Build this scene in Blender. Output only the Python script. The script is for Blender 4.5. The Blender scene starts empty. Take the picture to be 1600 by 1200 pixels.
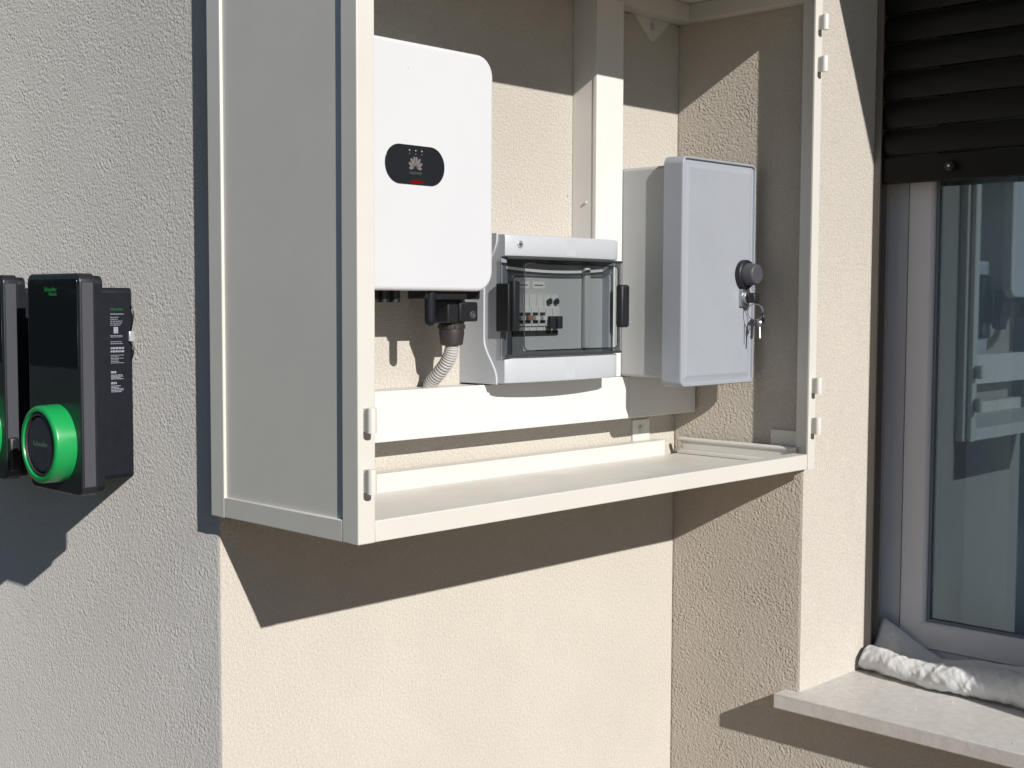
import bpy, bmesh, math, random
from mathutils import Vector, Matrix, noise

random.seed(7)
SC = bpy.context.scene
COL = SC.collection

# ------------------------------------------------------------------ camera
cam_d = bpy.data.cameras.new('camera')
cam_d.sensor_fit = 'HORIZONTAL'; cam_d.sensor_width = 36.0
cam_d.lens = 36.0 * 2046.0 / 1600.0
cam_d.clip_start = 0.02; cam_d.clip_end = 2000
cam = bpy.data.objects.new('camera', cam_d); COL.objects.link(cam)
YAW, PITCH, ROLL = 0.80614, 0.06304, 0.00406
fw = Vector((math.sin(YAW)*math.cos(PITCH), math.cos(YAW)*math.cos(PITCH), -math.sin(PITCH)))
rt = Vector((math.cos(YAW), -math.sin(YAW), 0)); up = rt.cross(fw)
r2 = rt*math.cos(ROLL) + up*math.sin(ROLL); u2 = -rt*math.sin(ROLL) + up*math.cos(ROLL)
M = Matrix(((r2.x, u2.x, -fw.x), (r2.y, u2.y, -fw.y), (r2.z, u2.z, -fw.z))).to_4x4()
M.translation = Vector((-1.074, -1.6215, 0.3113))
cam.matrix_world = M
SC.camera = cam

# ------------------------------------------------------------------ sky + sun
SUN_TRAVEL = Vector((0.2611, 1.0, -0.5426)).normalized()
to_sun = -SUN_TRAVEL
w = bpy.data.worlds.new('World'); SC.world = w; w.use_nodes = True
nt = w.node_tree; nt.nodes.clear()
sky = nt.nodes.new('ShaderNodeTexSky'); sky.sky_type = 'NISHITA'; sky.sun_disc = False
sky.sun_elevation = math.asin(to_sun.z)
sky.sun_rotation = math.atan2(to_sun.x, to_sun.y)
sky.air_density = 1.0; sky.dust_density = 0.1; sky.ozone_density = 3.0
bg = nt.nodes.new('ShaderNodeBackground'); bg.inputs['Strength'].default_value = 0.05
wo = nt.nodes.new('ShaderNodeOutputWorld')
nt.links.new(sky.outputs[0], bg.inputs[0]); nt.links.new(bg.outputs[0], wo.inputs[0])
sd = bpy.data.lights.new('sun', 'SUN'); sd.energy = 4.85; sd.angle = math.radians(0.53)
sd.color = (1.0, 0.965, 0.915)
sun = bpy.data.objects.new('sun', sd); COL.objects.link(sun)
sun.rotation_euler = SUN_TRAVEL.to_track_quat('-Z', 'Y').to_euler()
sun.location = (-1, -4, 4)
SC.view_settings.view_transform = 'Standard'; SC.view_settings.look = 'None'
SC.view_settings.exposure = 0.08; SC.view_settings.gamma = 1.0
SC.view_settings.use_curve_mapping = False

# ------------------------------------------------------------------ materials
MATS = {}
def new_mat(name):
    m = bpy.data.materials.new(name); m.use_nodes = True
    n = m.node_tree; n.nodes.clear()
    out = n.nodes.new('ShaderNodeOutputMaterial')
    MATS[name] = m
    return m, n, out
def N(n, t, **kw):
    x = n.nodes.new(t)
    for k, v in kw.items():
        if k in x.inputs: x.inputs[k].default_value = v
        else: setattr(x, k, v)
    return x
def pbr(name, col, rough=0.5, metal=0.0, spec=0.5, var=0.0, vscale=30, bump=0.0, bscale=400, coat=0.0, rvar=0.0, diffr=0.0, sss=0.0):
    """plain paint / plastic: colour with faint grime, roughness variation and fine orange-peel bump"""
    m, n, out = new_mat(name)
    b = N(n, 'ShaderNodeBsdfPrincipled')
    b.inputs['Base Color'].default_value = (*col, 1); b.inputs['Roughness'].default_value = rough
    b.inputs['Metallic'].default_value = metal; b.inputs['Specular IOR Level'].default_value = spec
    b.inputs['Coat Weight'].default_value = coat
    if 'Diffuse Roughness' in b.inputs: b.inputs['Diffuse Roughness'].default_value = diffr
    n.links.new(b.outputs[0], out.inputs['Surface'])
    tc = N(n, 'ShaderNodeTexCoord')
    if var > 0:
        nz = N(n, 'ShaderNodeTexNoise', Scale=vscale, Detail=6.0, Roughness=0.65)
        n.links.new(tc.outputs['Object'], nz.inputs['Vector'])
        mr = N(n, 'ShaderNodeMapRange'); mr.inputs[1].default_value = 0.3; mr.inputs[2].default_value = 0.75
        mr.inputs[3].default_value = 1 + var*0.4; mr.inputs[4].default_value = 1 - var
        n.links.new(nz.outputs['Fac'], mr.inputs[0])
        mx = N(n, 'ShaderNodeVectorMath', operation='SCALE'); mx.inputs[0].default_value = col
        n.links.new(mr.outputs[0], mx.inputs['Scale']); n.links.new(mx.outputs[0], b.inputs['Base Color'])
        if rvar > 0:
            m2 = N(n, 'ShaderNodeMapRange'); m2.inputs[1].default_value = 0.3; m2.inputs[2].default_value = 0.7
            m2.inputs[3].default_value = max(0.03, rough-rvar); m2.inputs[4].default_value = rough+rvar
            n.links.new(nz.outputs['Fac'], m2.inputs[0]); n.links.new(m2.outputs[0], b.inputs['Roughness'])
    if bump > 0:
        nb = N(n, 'ShaderNodeTexNoise', Scale=bscale, Detail=3.0)
        n.links.new(tc.outputs['Object'], nb.inputs['Vector'])
        bp = N(n, 'ShaderNodeBump'); bp.inputs['Strength'].default_value = 1.0; bp.inputs['Distance'].default_value = bump
        n.links.new(nb.outputs['Fac'], bp.inputs['Height']); n.links.new(bp.outputs[0], b.inputs['Normal'])
    return m

def make_stucco(name, dark, light, bump):
    m, n, out = new_mat(name)
    b = N(n, 'ShaderNodeBsdfPrincipled'); b.inputs['Roughness'].default_value = 0.95
    b.inputs['Specular IOR Level'].default_value = 0.15
    if 'Diffuse Roughness' in b.inputs: b.inputs['Diffuse Roughness'].default_value = 1.0
    n.links.new(b.outputs[0], out.inputs['Surface'])
    tc = N(n, 'ShaderNodeTexCoord')
    big = N(n, 'ShaderNodeTexNoise', Scale=2.5, Detail=5.0, Roughness=0.6)
    fine = N(n, 'ShaderNodeTexNoise', Scale=260.0, Detail=3.0, Roughness=0.6)
    n.links.new(tc.outputs['Object'], big.inputs['Vector']); n.links.new(tc.outputs['Object'], fine.inputs['Vector'])
    r1 = N(n, 'ShaderNodeValToRGB')
    r1.color_ramp.elements[0].position = 0.3; r1.color_ramp.elements[0].color = (*dark, 1)
    r1.color_ramp.elements[1].position = 0.72; r1.color_ramp.elements[1].color = (*light, 1)
    n.links.new(big.outputs['Fac'], r1.inputs[0])
    r2_ = N(n, 'ShaderNodeMapRange'); r2_.inputs[1].default_value = 0.3; r2_.inputs[2].default_value = 0.7
    r2_.inputs[3].default_value = 0.90; r2_.inputs[4].default_value = 1.06
    n.links.new(fine.outputs['Fac'], r2_.inputs[0])
    mot = N(n, 'ShaderNodeTexNoise', Scale=11.0, Detail=4.0, Roughness=0.7); n.links.new(tc.outputs['Object'], mot.inputs['Vector'])
    mm = N(n, 'ShaderNodeMapRange'); mm.inputs[1].default_value = 0.25; mm.inputs[2].default_value = 0.75
    mm.inputs[3].default_value = 0.975; mm.inputs[4].default_value = 1.015
    n.links.new(mot.outputs['Fac'], mm.inputs[0])
    vs_ = N(n, 'ShaderNodeTexVoronoi', Scale=9.0); n.links.new(tc.outputs['Object'], vs_.inputs['Vector'])
    ms = N(n, 'ShaderNodeMapRange'); ms.inputs[1].default_value = 0.012; ms.inputs[2].default_value = 0.024
    ms.inputs[3].default_value = 0.55; ms.inputs[4].default_value = 1.0
    n.links.new(vs_.outputs['Distance'], ms.inputs[0])
    p1 = N(n, 'ShaderNodeMath', operation='MULTIPLY'); p2 = N(n, 'ShaderNodeMath', operation='MULTIPLY')
    n.links.new(r2_.outputs[0], p1.inputs[0]); n.links.new(mm.outputs[0], p1.inputs[1])
    n.links.new(p1.outputs[0], p2.inputs[0]); n.links.new(ms.outputs[0], p2.inputs[1])
    sc = N(n, 'ShaderNodeVectorMath', operation='SCALE')
    n.links.new(r1.outputs[0], sc.inputs[0]); n.links.new(p2.outputs[0], sc.inputs['Scale'])
    n.links.new(sc.outputs[0], b.inputs['Base Color'])
    # grains of the render coat
    n1 = N(n, 'ShaderNodeTexNoise', Scale=330.0, Detail=2.0, Roughness=0.6)
    n2 = N(n, 'ShaderNodeTexNoise', Scale=170.0, Detail=1.0, Roughness=0.5)
    n.links.new(tc.outputs['Object'], n1.inputs['Vector']); n.links.new(tc.outputs['Object'], n2.inputs['Vector'])
    ad = N(n, 'ShaderNodeMath', operation='MULTIPLY_ADD'); ad.inputs[1].default_value = 0.7
    n.links.new(n2.outputs['Fac'], ad.inputs[0]); n.links.new(n1.outputs['Fac'], ad.inputs[2])
    bp = N(n, 'ShaderNodeBump'); bp.inputs['Strength'].default_value = 1.0; bp.inputs['Distance'].default_value = bump
    n.links.new(ad.outputs[0], bp.inputs['Height']); n.links.new(bp.outputs[0], b.inputs['Normal'])
make_stucco('stucco', (0.515, 0.477, 0.424), (0.550, 0.510, 0.455), 0.0034)
make_stucco('stucco_grey', (0.480, 0.461, 0.436), (0.520, 0.501, 0.476), 0.0008)
make_stucco('stucco_relief_bounce', (0.540, 0.485, 0.415), (0.590, 0.532, 0.460), 0.0008)  # same paint as the beige stucco, warmed and lightened in place of bounced light

pbr('cream_paint', (0.625, 0.605, 0.56), 0.38, var=0.05, vscale=7, bump=0.00004, bscale=700, rvar=0.06)
pbr('white_plastic', (0.595, 0.605, 0.63), 0.42, var=0.02, vscale=5, bump=0.00002, bscale=900)
pbr('trunk_white', (0.68, 0.66, 0.63), 0.45, var=0.03, vscale=9)
pbr('light_grey_plastic', (0.465, 0.485, 0.52), 0.4, var=0.03, vscale=12, bump=0.00003, bscale=900)
pbr('cover_grey', (0.47, 0.48, 0.48), 0.5)
pbr('meter_grey', (0.31, 0.33, 0.37), 0.48, var=0.06, vscale=11, bump=0.00004, bscale=800, rvar=0.05)
pbr('meter_side_grey', (0.39, 0.40, 0.40), 0.5, var=0.05, vscale=14)
pbr('black_plastic', (0.012, 0.013, 0.016), 0.42, var=0.3, vscale=40, rvar=0.1)
pbr('body_black', (0.009, 0.011, 0.017), 0.6, spec=0.25, var=0.5, vscale=60, bump=0.0002, bscale=160, rvar=0.1)
pbr('plate_black', (0.016, 0.018, 0.022), 0.34, var=0.2, vscale=40, rvar=0.06)
pbr('edge_grey', (0.060, 0.062, 0.074), 0.5)
pbr('screen_gloss', (0.013, 0.015, 0.019), 0.06, coat=0.3)
pbr('brown_black', (0.035, 0.028, 0.026), 0.5, bump=0.0001, bscale=300)
pbr('green_ring', (0.010, 0.30, 0.075), 0.32)
pbr('green_print', (0.008, 0.16, 0.035), 0.5)
pbr('white_print', (0.26, 0.28, 0.33), 0.6)
pbr('logo_grey', (0.15, 0.135, 0.135), 0.5)
pbr('dim_green_print', (0.06, 0.10, 0.085), 0.5)
pbr('hub_slate', (0.030, 0.034, 0.042), 0.45, var=0.3, vscale=50)
pbr('steel', (0.55, 0.56, 0.58), 0.32, metal=1.0, var=0.15, vscale=60, rvar=0.1)
pbr('zinc', (0.62, 0.63, 0.66), 0.42, metal=0.6, var=0.1, vscale=60)
pbr('conduit_grey', (0.50, 0.48, 0.47), 0.55)
pbr('shutter_brown', (0.006, 0.0056, 0.0052), 0.45, spec=0.22, var=0.15, vscale=20, rvar=0.08)
pbr('rail_brown', (0.20, 0.175, 0.155), 0.5)
pbr('window_white', (0.62, 0.62, 0.66), 0.35, var=0.04, vscale=6)
pbr('gasket', (0.16, 0.17, 0.20), 0.6)
pbr('plaster', (0.42, 0.43, 0.42), 0.9, var=0.05, vscale=3)
pbr('room_floor', (0.16, 0.11, 0.075), 0.4)
pbr('backing_blue_grey', (0.33, 0.38, 0.42), 0.9)
pbr('breaker_white', (0.62, 0.62, 0.60), 0.5)
pbr('breaker_amber', (0.30, 0.15, 0.08), 0.5)
pbr('breaker_blue', (0.035, 0.04, 0.05), 0.5)
pbr('cavity_dark', (0.03, 0.03, 0.032), 0.6)
pbr('paving', (0.36, 0.22, 0.11), 0.85, var=0.2, vscale=3)
pbr('asphalt', (0.05, 0.05, 0.052), 0.9, var=0.2, vscale=3)
pbr('hedge_core', (0.012, 0.02, 0.008), 0.9)

def make_sill():
    m, n, out = new_mat('sill_stone')
    b = N(n, 'ShaderNodeBsdfPrincipled'); b.inputs['Roughness'].default_value = 0.42
    n.links.new(b.outputs[0], out.inputs[0])
    tc = N(n, 'ShaderNodeTexCoord')
    a = N(n, 'ShaderNodeTexNoise', Scale=60.0, Detail=8.0, Roughness=0.7)
    v = N(n, 'ShaderNodeTexVoronoi', Scale=120.0)
    n.links.new(tc.outputs['Object'], a.inputs[0]); n.links.new(tc.outputs['Object'], v.inputs[0])
    r = N(n, 'ShaderNodeValToRGB'); e = r.color_ramp.elements
    e[0].position = 0.32; e[0].color = (0.54, 0.52, 0.49, 1); e[1].position = 0.62; e[1].color = (0.65, 0.63, 0.60, 1)
    n.links.new(a.outputs['Fac'], r.inputs[0])
    sp = N(n, 'ShaderNodeValToRGB'); e = sp.color_ramp.elements
    e[0].position = 0.05; e[0].color = (0.75, 0.72, 0.68, 1); e[1].position = 0.16; e[1].color = (1, 1, 1, 1)
    n.links.new(v.outputs['Distance'], sp.inputs[0])
    mx = N(n, 'ShaderNodeMix', data_type='RGBA', blend_type='MULTIPLY'); mx.inputs[0].default_value = 0.6
    n.links.new(r.outputs[0], mx.inputs[6]); n.links.new(sp.outputs[0], mx.inputs[7])
    n.links.new(mx.outputs[2], b.inputs['Base Color'])
make_sill()

def glassy(name, tint, r0, rough=0.0, refl=(1, 1, 1)):
    m, n, out = new_mat(name)
    tr = N(n, 'ShaderNodeBsdfTransparent'); tr.inputs[0].default_value = (*tint, 1)
    gl = N(n, 'ShaderNodeBsdfGlossy'); gl.inputs['Roughness'].default_value = rough; gl.inputs[0].default_value = (*refl, 1)
    lw = N(n, 'ShaderNodeLayerWeight'); lw.inputs['Blend'].default_value = 0.5
    pw = N(n, 'ShaderNodeMath', operation='POWER'); pw.inputs[1].default_value = 5.0
    fr = N(n, 'ShaderNodeMath', operation='MULTIPLY_ADD'); fr.inputs[1].default_value = 1-r0; fr.inputs[2].default_value = r0
    n.links.new(lw.outputs['Facing'], pw.inputs[0]); n.links.new(pw.outputs[0], fr.inputs[0])
    mx = N(n, 'ShaderNodeMixShader')
    n.links.new(fr.outputs[0], mx.inputs[0]); n.links.new(tr.outputs[0], mx.inputs[1]); n.links.new(gl.outputs[0], mx.inputs[2])
    n.links.new(mx.outputs[0], out.inputs[0])
glassy('window_glass', (0.88, 0.93, 0.95), 0.10, 0.0, (0.72, 0.88, 1.0))
glassy('smoked_clear', (0.60, 0.62, 0.63), 0.04, 0.03)

glassy('smoked_dark', (0.30, 0.32, 0.34), 0.01, 0.05)

def make_cloth():
    m, n, out = new_mat('cloth_white')
    b = N(n, 'ShaderNodeBsdfPrincipled'); b.inputs['Roughness'].default_value = 0.8
    b.inputs['Base Color'].default_value = (0.88, 0.88, 0.88, 1)
    t = N(n, 'ShaderNodeBsdfTranslucent'); t.inputs[0].default_value = (0.72, 0.70, 0.66, 1)
    mx = N(n, 'ShaderNodeMixShader'); mx.inputs[0].default_value = 0.25
    tc = N(n, 'ShaderNodeTexCoord'); nz = N(n, 'ShaderNodeTexNoise', Scale=55.0, Detail=5.0, Roughness=0.55)
    n.links.new(tc.outputs['Object'], nz.inputs[0])
    bp = N(n, 'ShaderNodeBump'); bp.inputs['Strength'].default_value = 0.5; bp.inputs['Distance'].default_value = 0.006
    n.links.new(nz.outputs['Fac'], bp.inputs['Height']); n.links.new(bp.outputs[0], b.inputs['Normal'])
    n.links.new(b.outputs[0], mx.inputs[1]); n.links.new(t.outputs[0], mx.inputs[2]); n.links.new(mx.outputs[0], out.inputs[0])
make_cloth()

def make_leaf(name, c0, c1):
    m, n, out = new_mat(name)
    b = N(n, 'ShaderNodeBsdfPrincipled'); b.inputs['Roughness'].default_value = 0.55
    tc = N(n, 'ShaderNodeTexCoord'); nz = N(n, 'ShaderNodeTexNoise', Scale=3.0, Detail=4.0)
    n.links.new(tc.outputs['Object'], nz.inputs[0])
    r = N(n, 'ShaderNodeValToRGB'); e = r.color_ramp.elements
    e[0].position = 0.35; e[0].color = (*c0, 1); e[1].position = 0.65; e[1].color = (*c1, 1)
    n.links.new(nz.outputs['Fac'], r.inputs[0]); n.links.new(r.outputs[0], b.inputs['Base Color'])
    n.links.new(b.outputs[0], out.inputs[0])
make_leaf('hedge_leaf', (0.025, 0.05, 0.018), (0.06, 0.10, 0.035))
make_leaf('grass', (0.05, 0.085, 0.025), (0.09, 0.12, 0.04))

mr, nr, outr = new_mat('red_lamp')
em = N(nr, 'ShaderNodeEmission'); em.inputs[0].default_value = (1.0, 0.03, 0.02, 1); em.inputs[1].default_value = 0.22
nr.links.new(em.outputs[0], outr.inputs[0])

# ------------------------------------------------------------------ mesh helpers
def finish(name, bm, mat, parent=None, smooth=35):
    bmesh.ops.recalc_face_normals(bm, faces=bm.faces); bm.normal_update()
    a = math.radians(smooth)
    for f in bm.faces: f.smooth = max(abs(f.normal.x), abs(f.normal.y), abs(f.normal.z)) < 0.9999
    for e in bm.edges:
        e.smooth = len(e.link_faces) == 2 and e.calc_face_angle(0) < a
    me = bpy.data.meshes.new(name); bm.to_mesh(me); bm.free()
    me.materials.append(MATS[mat])
    o = bpy.data.objects.new(name, me); COL.objects.link(o)
    if parent: o.parent = parent
    return o
def bx(bm, x0, x1, y0, y1, z0, z1, bev=0.0, seg=2):
    r = bmesh.ops.create_cube(bm, size=1.0)
    vs = r['verts']
    for v in vs:
        v.co = Vector((x0 + (v.co.x+.5)*(x1-x0), y0 + (v.co.y+.5)*(y1-y0), z0 + (v.co.z+.5)*(z1-z0)))
    if bev > 0:
        es = list({e for v in vs for e in v.link_edges})
        bmesh.ops.bevel(bm, geom=es, offset=bev, segments=seg, profile=0.5, affect='EDGES')
def box(name, x0, x1, y0, y1, z0, z1, mat, parent=None, bev=0.0, seg=2):
    bm = bmesh.new(); bx(bm, x0, x1, y0, y1, z0, z1, bev, seg)
    return finish(name, bm, mat, parent)
def loft(bm, rings, cap0=True, cap1=True, closed=True):
    vr = [[bm.verts.new(p) for p in ring] for ring in rings]
    n = len(vr[0])
    for a, b in zip(vr[:-1], vr[1:]):
        for i in range(n if closed else n-1):
            j = (i+1) % n
            bm.faces.new((a[i], a[j], b[j], b[i]))
    if cap0: bm.faces.new(vr[0])
    if cap1: bm.faces.new(list(reversed(vr[-1])))
    return vr
def rrect(a0, a1, b0, b1, r, n=6):
    pts = []
    for (ca, cb, s) in ((a1-r, b1-r, 0), (a0+r, b1-r, 1), (a0+r, b0+r, 2), (a1-r, b0+r, 3)):
        for i in range(n+1):
            t = math.pi/2*(s + i/n)
            pts.append((ca + r*math.cos(t), cb + r*math.sin(t)))
    return pts
def rbox(bm, axis, a0, a1, b0, b1, back, front, rc, re, n=6, ne=4):
    """rounded slab: outline in the plane across `axis`, rounded front edge. front < back means facing the minus side"""
    sgn = 1 if front > back else -1
    def put(p, d):
        return (p[0], d, p[1]) if axis == 'y' else ((d, p[0], p[1]) if axis == 'x' else (p[0], p[1], d))
    rings = [[put(p, back) for p in rrect(a0, a1, b0, b1, rc, n)]]
    for i in range(ne+1):
        t = math.pi/2*i/ne
        ins = re*(1-math.cos(t)); d = front - sgn*re*(1-math.sin(t))
        rr = max(rc-ins, 0.0004)
        rings.append([put(p, d) for p in rrect(a0+ins, a1-ins, b0+ins, b1-ins, rr, n)])
    loft(bm, rings)
def cyl(bm, c, axis, r, h, n=24, bev=0.0, r2=None):
    """cylinder from c along axis for h, bevelled far end"""
    ax = Vector(axis).normalized()
    u = ax.orthogonal().normalized(); v = ax.cross(u); c = Vector(c)
    r2 = r if r2 is None else r2
    prof = [(r, 0.0)]
    if bev > 0:
        for i in range(4):
            t = math.pi/2*i/3
            prof.append((r2-bev*(1-math.cos(t)), h-bev*(1-math.sin(t))))
    else: prof.append((r2, h))
    loft(bm, [[c + ax*d + (u*math.cos(2*math.pi*i/n) + v*math.sin(2*math.pi*i/n))*q for i in range(n)] for q, d in prof])
def tube(bm, pts, rad, n=12, cap=True):
    pts = [Vector(p) for p in pts]; rings = []
    u = None
    for i, p in enumerate(pts):
        t = (pts[min(i+1, len(pts)-1)] - pts[max(i-1, 0)]).normalized()
        u = t.orthogonal().normalized() if u is None else (u - t*u.dot(t)).normalized()
        v = t.cross(u); r = rad[i] if isinstance(rad, (list, tuple)) else rad
        rings.append([p + (u*math.cos(2*math.pi*k/n) + v*math.sin(2*math.pi*k/n))*r for k in range(n)])
    loft(bm, rings, cap, cap)
def torus(bm, c, axis, R, r, n=28, m=10):
    ax = Vector(axis).normalized(); u = ax.orthogonal().normalized(); v = ax.cross(u); c = Vector(c)
    vs = []
    for i in range(n):
        d = u*math.cos(2*math.pi*i/n) + v*math.sin(2*math.pi*i/n)
        vs.append([bm.verts.new(c + d*(R + r*math.cos(2*math.pi*k/m)) + ax*r*math.sin(2*math.pi*k/m)) for k in range(m)])
    for i in range(n):
        for k in range(m):
            bm.faces.new((vs[i][k], vs[(i+1) % n][k], vs[(i+1) % n][(k+1) % m], vs[i][(k+1) % m]))
def prism(bm, pts, axis, d0, d1):
    def put(p, d):
        return (p[0], d, p[1]) if axis == 'y' else ((d, p[0], p[1]) if axis == 'x' else (p[0], p[1], d))
    loft(bm, [[put(p, d0) for p in pts], [put(p, d1) for p in pts]])
def catmull(P, n):
    P = [Vector(p) for p in P]; P = [2*P[0]-P[1]] + P + [2*P[-1]-P[-2]]; out = []
    segs = len(P)-3
    for i in range(n+1):
        t = i/n*segs; k = min(int(t), segs-1); f = t-k
        a, b, c, d = P[k:k+4]
        out.append(0.5*((2*b) + (c-a)*f + (2*a-5*b+4*c-d)*f*f + (3*b-a-3*c+d)*f**3))
    return out
def empty(name, loc=(0, 0, 0)):
    o = bpy.data.objects.new(name, None); COL.objects.link(o); o.location = loc; o.empty_display_size = 0.05
    return o
def tag(o, label, cat, group=None):
    o['label'] = label; o['category'] = cat
    if group: o['group'] = group
    return o
def settle(root):
    """children were built in world coordinates: keep them there under a root that sits at the thing's base"""
    for c in root.children:
        c.matrix_parent_inverse = Matrix.Translation(-Vector(root.location))
def text_mesh(name, body, size, mat, parent, origin, xdir, ydir, align='CENTER', depth=0.0002, spacing=1.0):
    cu = bpy.data.curves.new('print', 'FONT'); cu.body = body; cu.size = size; cu.align_x = align; cu.align_y = 'CENTER'
    cu.extrude = depth; cu.resolution_u = 2; cu.space_character = spacing
    t = bpy.data.objects.new('print', cu); COL.objects.link(t)
    dg = bpy.context.evaluated_depsgraph_get(); dg.update()
    me = bpy.data.meshes.new_from_object(t.evaluated_get(dg))
    COL.objects.unlink(t); bpy.data.objects.remove(t); bpy.data.curves.remove(cu)
    X = Vector(xdir).normalized(); Y = Vector(ydir).normalized(); Z = X.cross(Y)
    T = Matrix(((X.x, Y.x, Z.x), (X.y, Y.y, Z.y), (X.z, Y.z, Z.z))).to_4x4(); T.translation = Vector(origin)
    me.transform(T); me.materials.clear(); me.materials.append(MATS[mat])
    o = bpy.data.objects.new(name, me); COL.objects.link(o); o.parent = parent
    return o

# ------------------------------------------------------------------ dimensions of the place (metres)
W, D = 1.100, 0.306          # inside corner of the two walls; length of the short return wall
LW = 0.940                   # window opening
GROUND = -1.40
SILL_T, SILL_B = -0.4380, -0.4665
LINTEL = 1.095
XWIN = 1.410                 # outer face of the window frame
ROOF = 2.3

# ------------------------------------------------------------------ ground
def sheet(name, x0, x1, y0, y1, z, mat):
    bm = bmesh.new(); vs = [bm.verts.new(p) for p in ((x0, y0, z), (x1, y0, z), (x1, y1, z), (x0, y1, z))]
    bm.faces.new(vs); o = finish(name, bm, mat); o['kind'] = 'structure'; return o
sheet('ground', -400, 400, -400, 400, GROUND-0.012, 'grass')
sheet('terrace_paving', -0.5, 9, -7, 9, GROUND, 'paving')
sheet('driveway', -6.0, 9, -12, 25, GROUND-0.006, 'asphalt')

# ------------------------------------------------------------------ house
house = empty('house', (W, 0, GROUND))
tag(house, 'beige stucco house corner with stepped walls and a shuttered window', 'house')
bm = bmesh.new()
bx(bm, 0.0012, 9, 0, 9, GROUND, ROOF)
finish('wall', bm, 'stucco', house)['label'] = 'beige roughcast wall behind the cabinet'
bm = bmesh.new(); bx(bm, 0, 0.0011, 0.0002, 9, GROUND, ROOF)
finish('wall', bm, 'stucco_grey', house)['label'] = 'light grey roughcast wall carrying the black wall chargers'
def relief_wall(name, x_plane, y0, y1, z0, z1, mat, seed, amp, step=0.0014):
    """roughcast coat as real relief: a fine grid whose grains stand out towards -x; flat at its borders"""
    import numpy as np
    ny, nz = int(round((y1-y0)/step)), int(round((z1-z0)/step))
    Y = np.linspace(y0, y1, ny+1); Z = np.linspace(z0, z1, nz+1)
    co = np.empty(((ny+1)*(nz+1), 3), dtype=np.float32)
    f = noise.noise; k = 0
    for y in Y:
        ey = min((y-y0)/0.004, (y1-y)/0.004, 1.0)
        for z in Z:
            a = f(Vector((seed, y*280.0, z*280.0))); b = f(Vector((seed+9.3, y*500.0, z*500.0)))
            c = f(Vector((seed+4.1, y*28.0, z*28.0)))
            h = (a if a > 0 else a*1.25) + 0.45*b
            co[k] = (x_plane - ey*amp*(1.0 + h*(0.85+0.7*c)), y, z); k += 1
    i = np.arange(ny)[:, None]*(nz+1) + np.arange(nz)[None, :]
    quads = np.stack([i, i+1, i+nz+2, i+nz+1], axis=-1).reshape(-1, 4).astype(np.int32)
    me = bpy.data.meshes.new(name)
    me.vertices.add(len(co)); me.vertices.foreach_set('co', co.ravel())
    me.loops.add(quads.size); me.loops.foreach_set('vertex_index', quads.ravel())
    me.polygons.add(len(quads)); me.polygons.foreach_set('loop_start', np.arange(0, quads.size, 4, dtype=np.int32))
    me.polygons.foreach_set('use_smooth', np.ones(len(quads), dtype=bool))
    me.update(calc_edges=True); me.materials.append(MATS[mat])
    o = bpy.data.objects.new(name, me); COL.objects.link(o); o.parent = house
    return o
relief_wall('render_coat', -0.0003, 0.0004, 0.76, -0.62, 0.92, 'stucco_grey', 1.7, 0.00052)['label'] = 'light grey roughcast coat round the wall chargers'
relief_wall('render_coat', W-0.0003, -D+0.0004, -0.0008, SILL_B-0.001, 0.91, 'stucco_relief_bounce', 5.2, 0.00070)['label'] = 'beige roughcast coat of the short return wall, tinted tan as bounced light'
relief_wall('render_coat', W-0.0003, -0.74, -0.0008, -0.74, SILL_B-0.001, 'stucco_relief_bounce', 5.2, 0.00070)['label'] = 'beige roughcast coat below the window sill and cabinet, tinted tan as bounced light'
bm = bmesh.new()
bx(bm, W, 1.52, -D, -0.0005, GROUND, ROOF)
bx(bm, W, 1.52, -D-LW, -D, GROUND, SILL_B)
bx(bm, W, 1.52, -D-LW, -D, LINTEL, ROOF)
bx(bm, W, 1.52, -6, -D-LW, GROUND, ROOF)
bmesh.ops.remove_doubles(bm, verts=bm.verts, dist=1e-5)
finish('wall', bm, 'stucco', house)['label'] = 'beige roughcast return wall with the window reveal'
bm = bmesh.new()   # the room behind the window
bx(bm, 1.5201, 4.6, -4.0, -0.001, -1.3, 1.3)
bmesh.ops.delete(bm, geom=[f for f in bm.faces if f.calc_center_median().x < 1.53], context='FACES')
for y0, y1, z0, z1 in ((-4, -D-LW, -1.3, 1.3), (-D, -0.001, -1.3, 1.3), (-D-LW, -D, -1.3, SILL_B), (-D-LW, -D, LINTEL, 1.3)):
    bx(bm, 1.522, 1.53, y0, y1, z0, z1)
finish('room_wall', bm, 'plaster', house)
box('roof_slab', 1.53, 9, -6, -0.001, 1.31, ROOF, 'plaster', house)
sill = box('window_sill', 1.0590, 1.425, -D-LW-0.025, -0.2735, SILL_B, SILL_T, 'sill_stone', house, 0.0025)
sill['label'] = 'pale speckled stone window sill'

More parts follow.
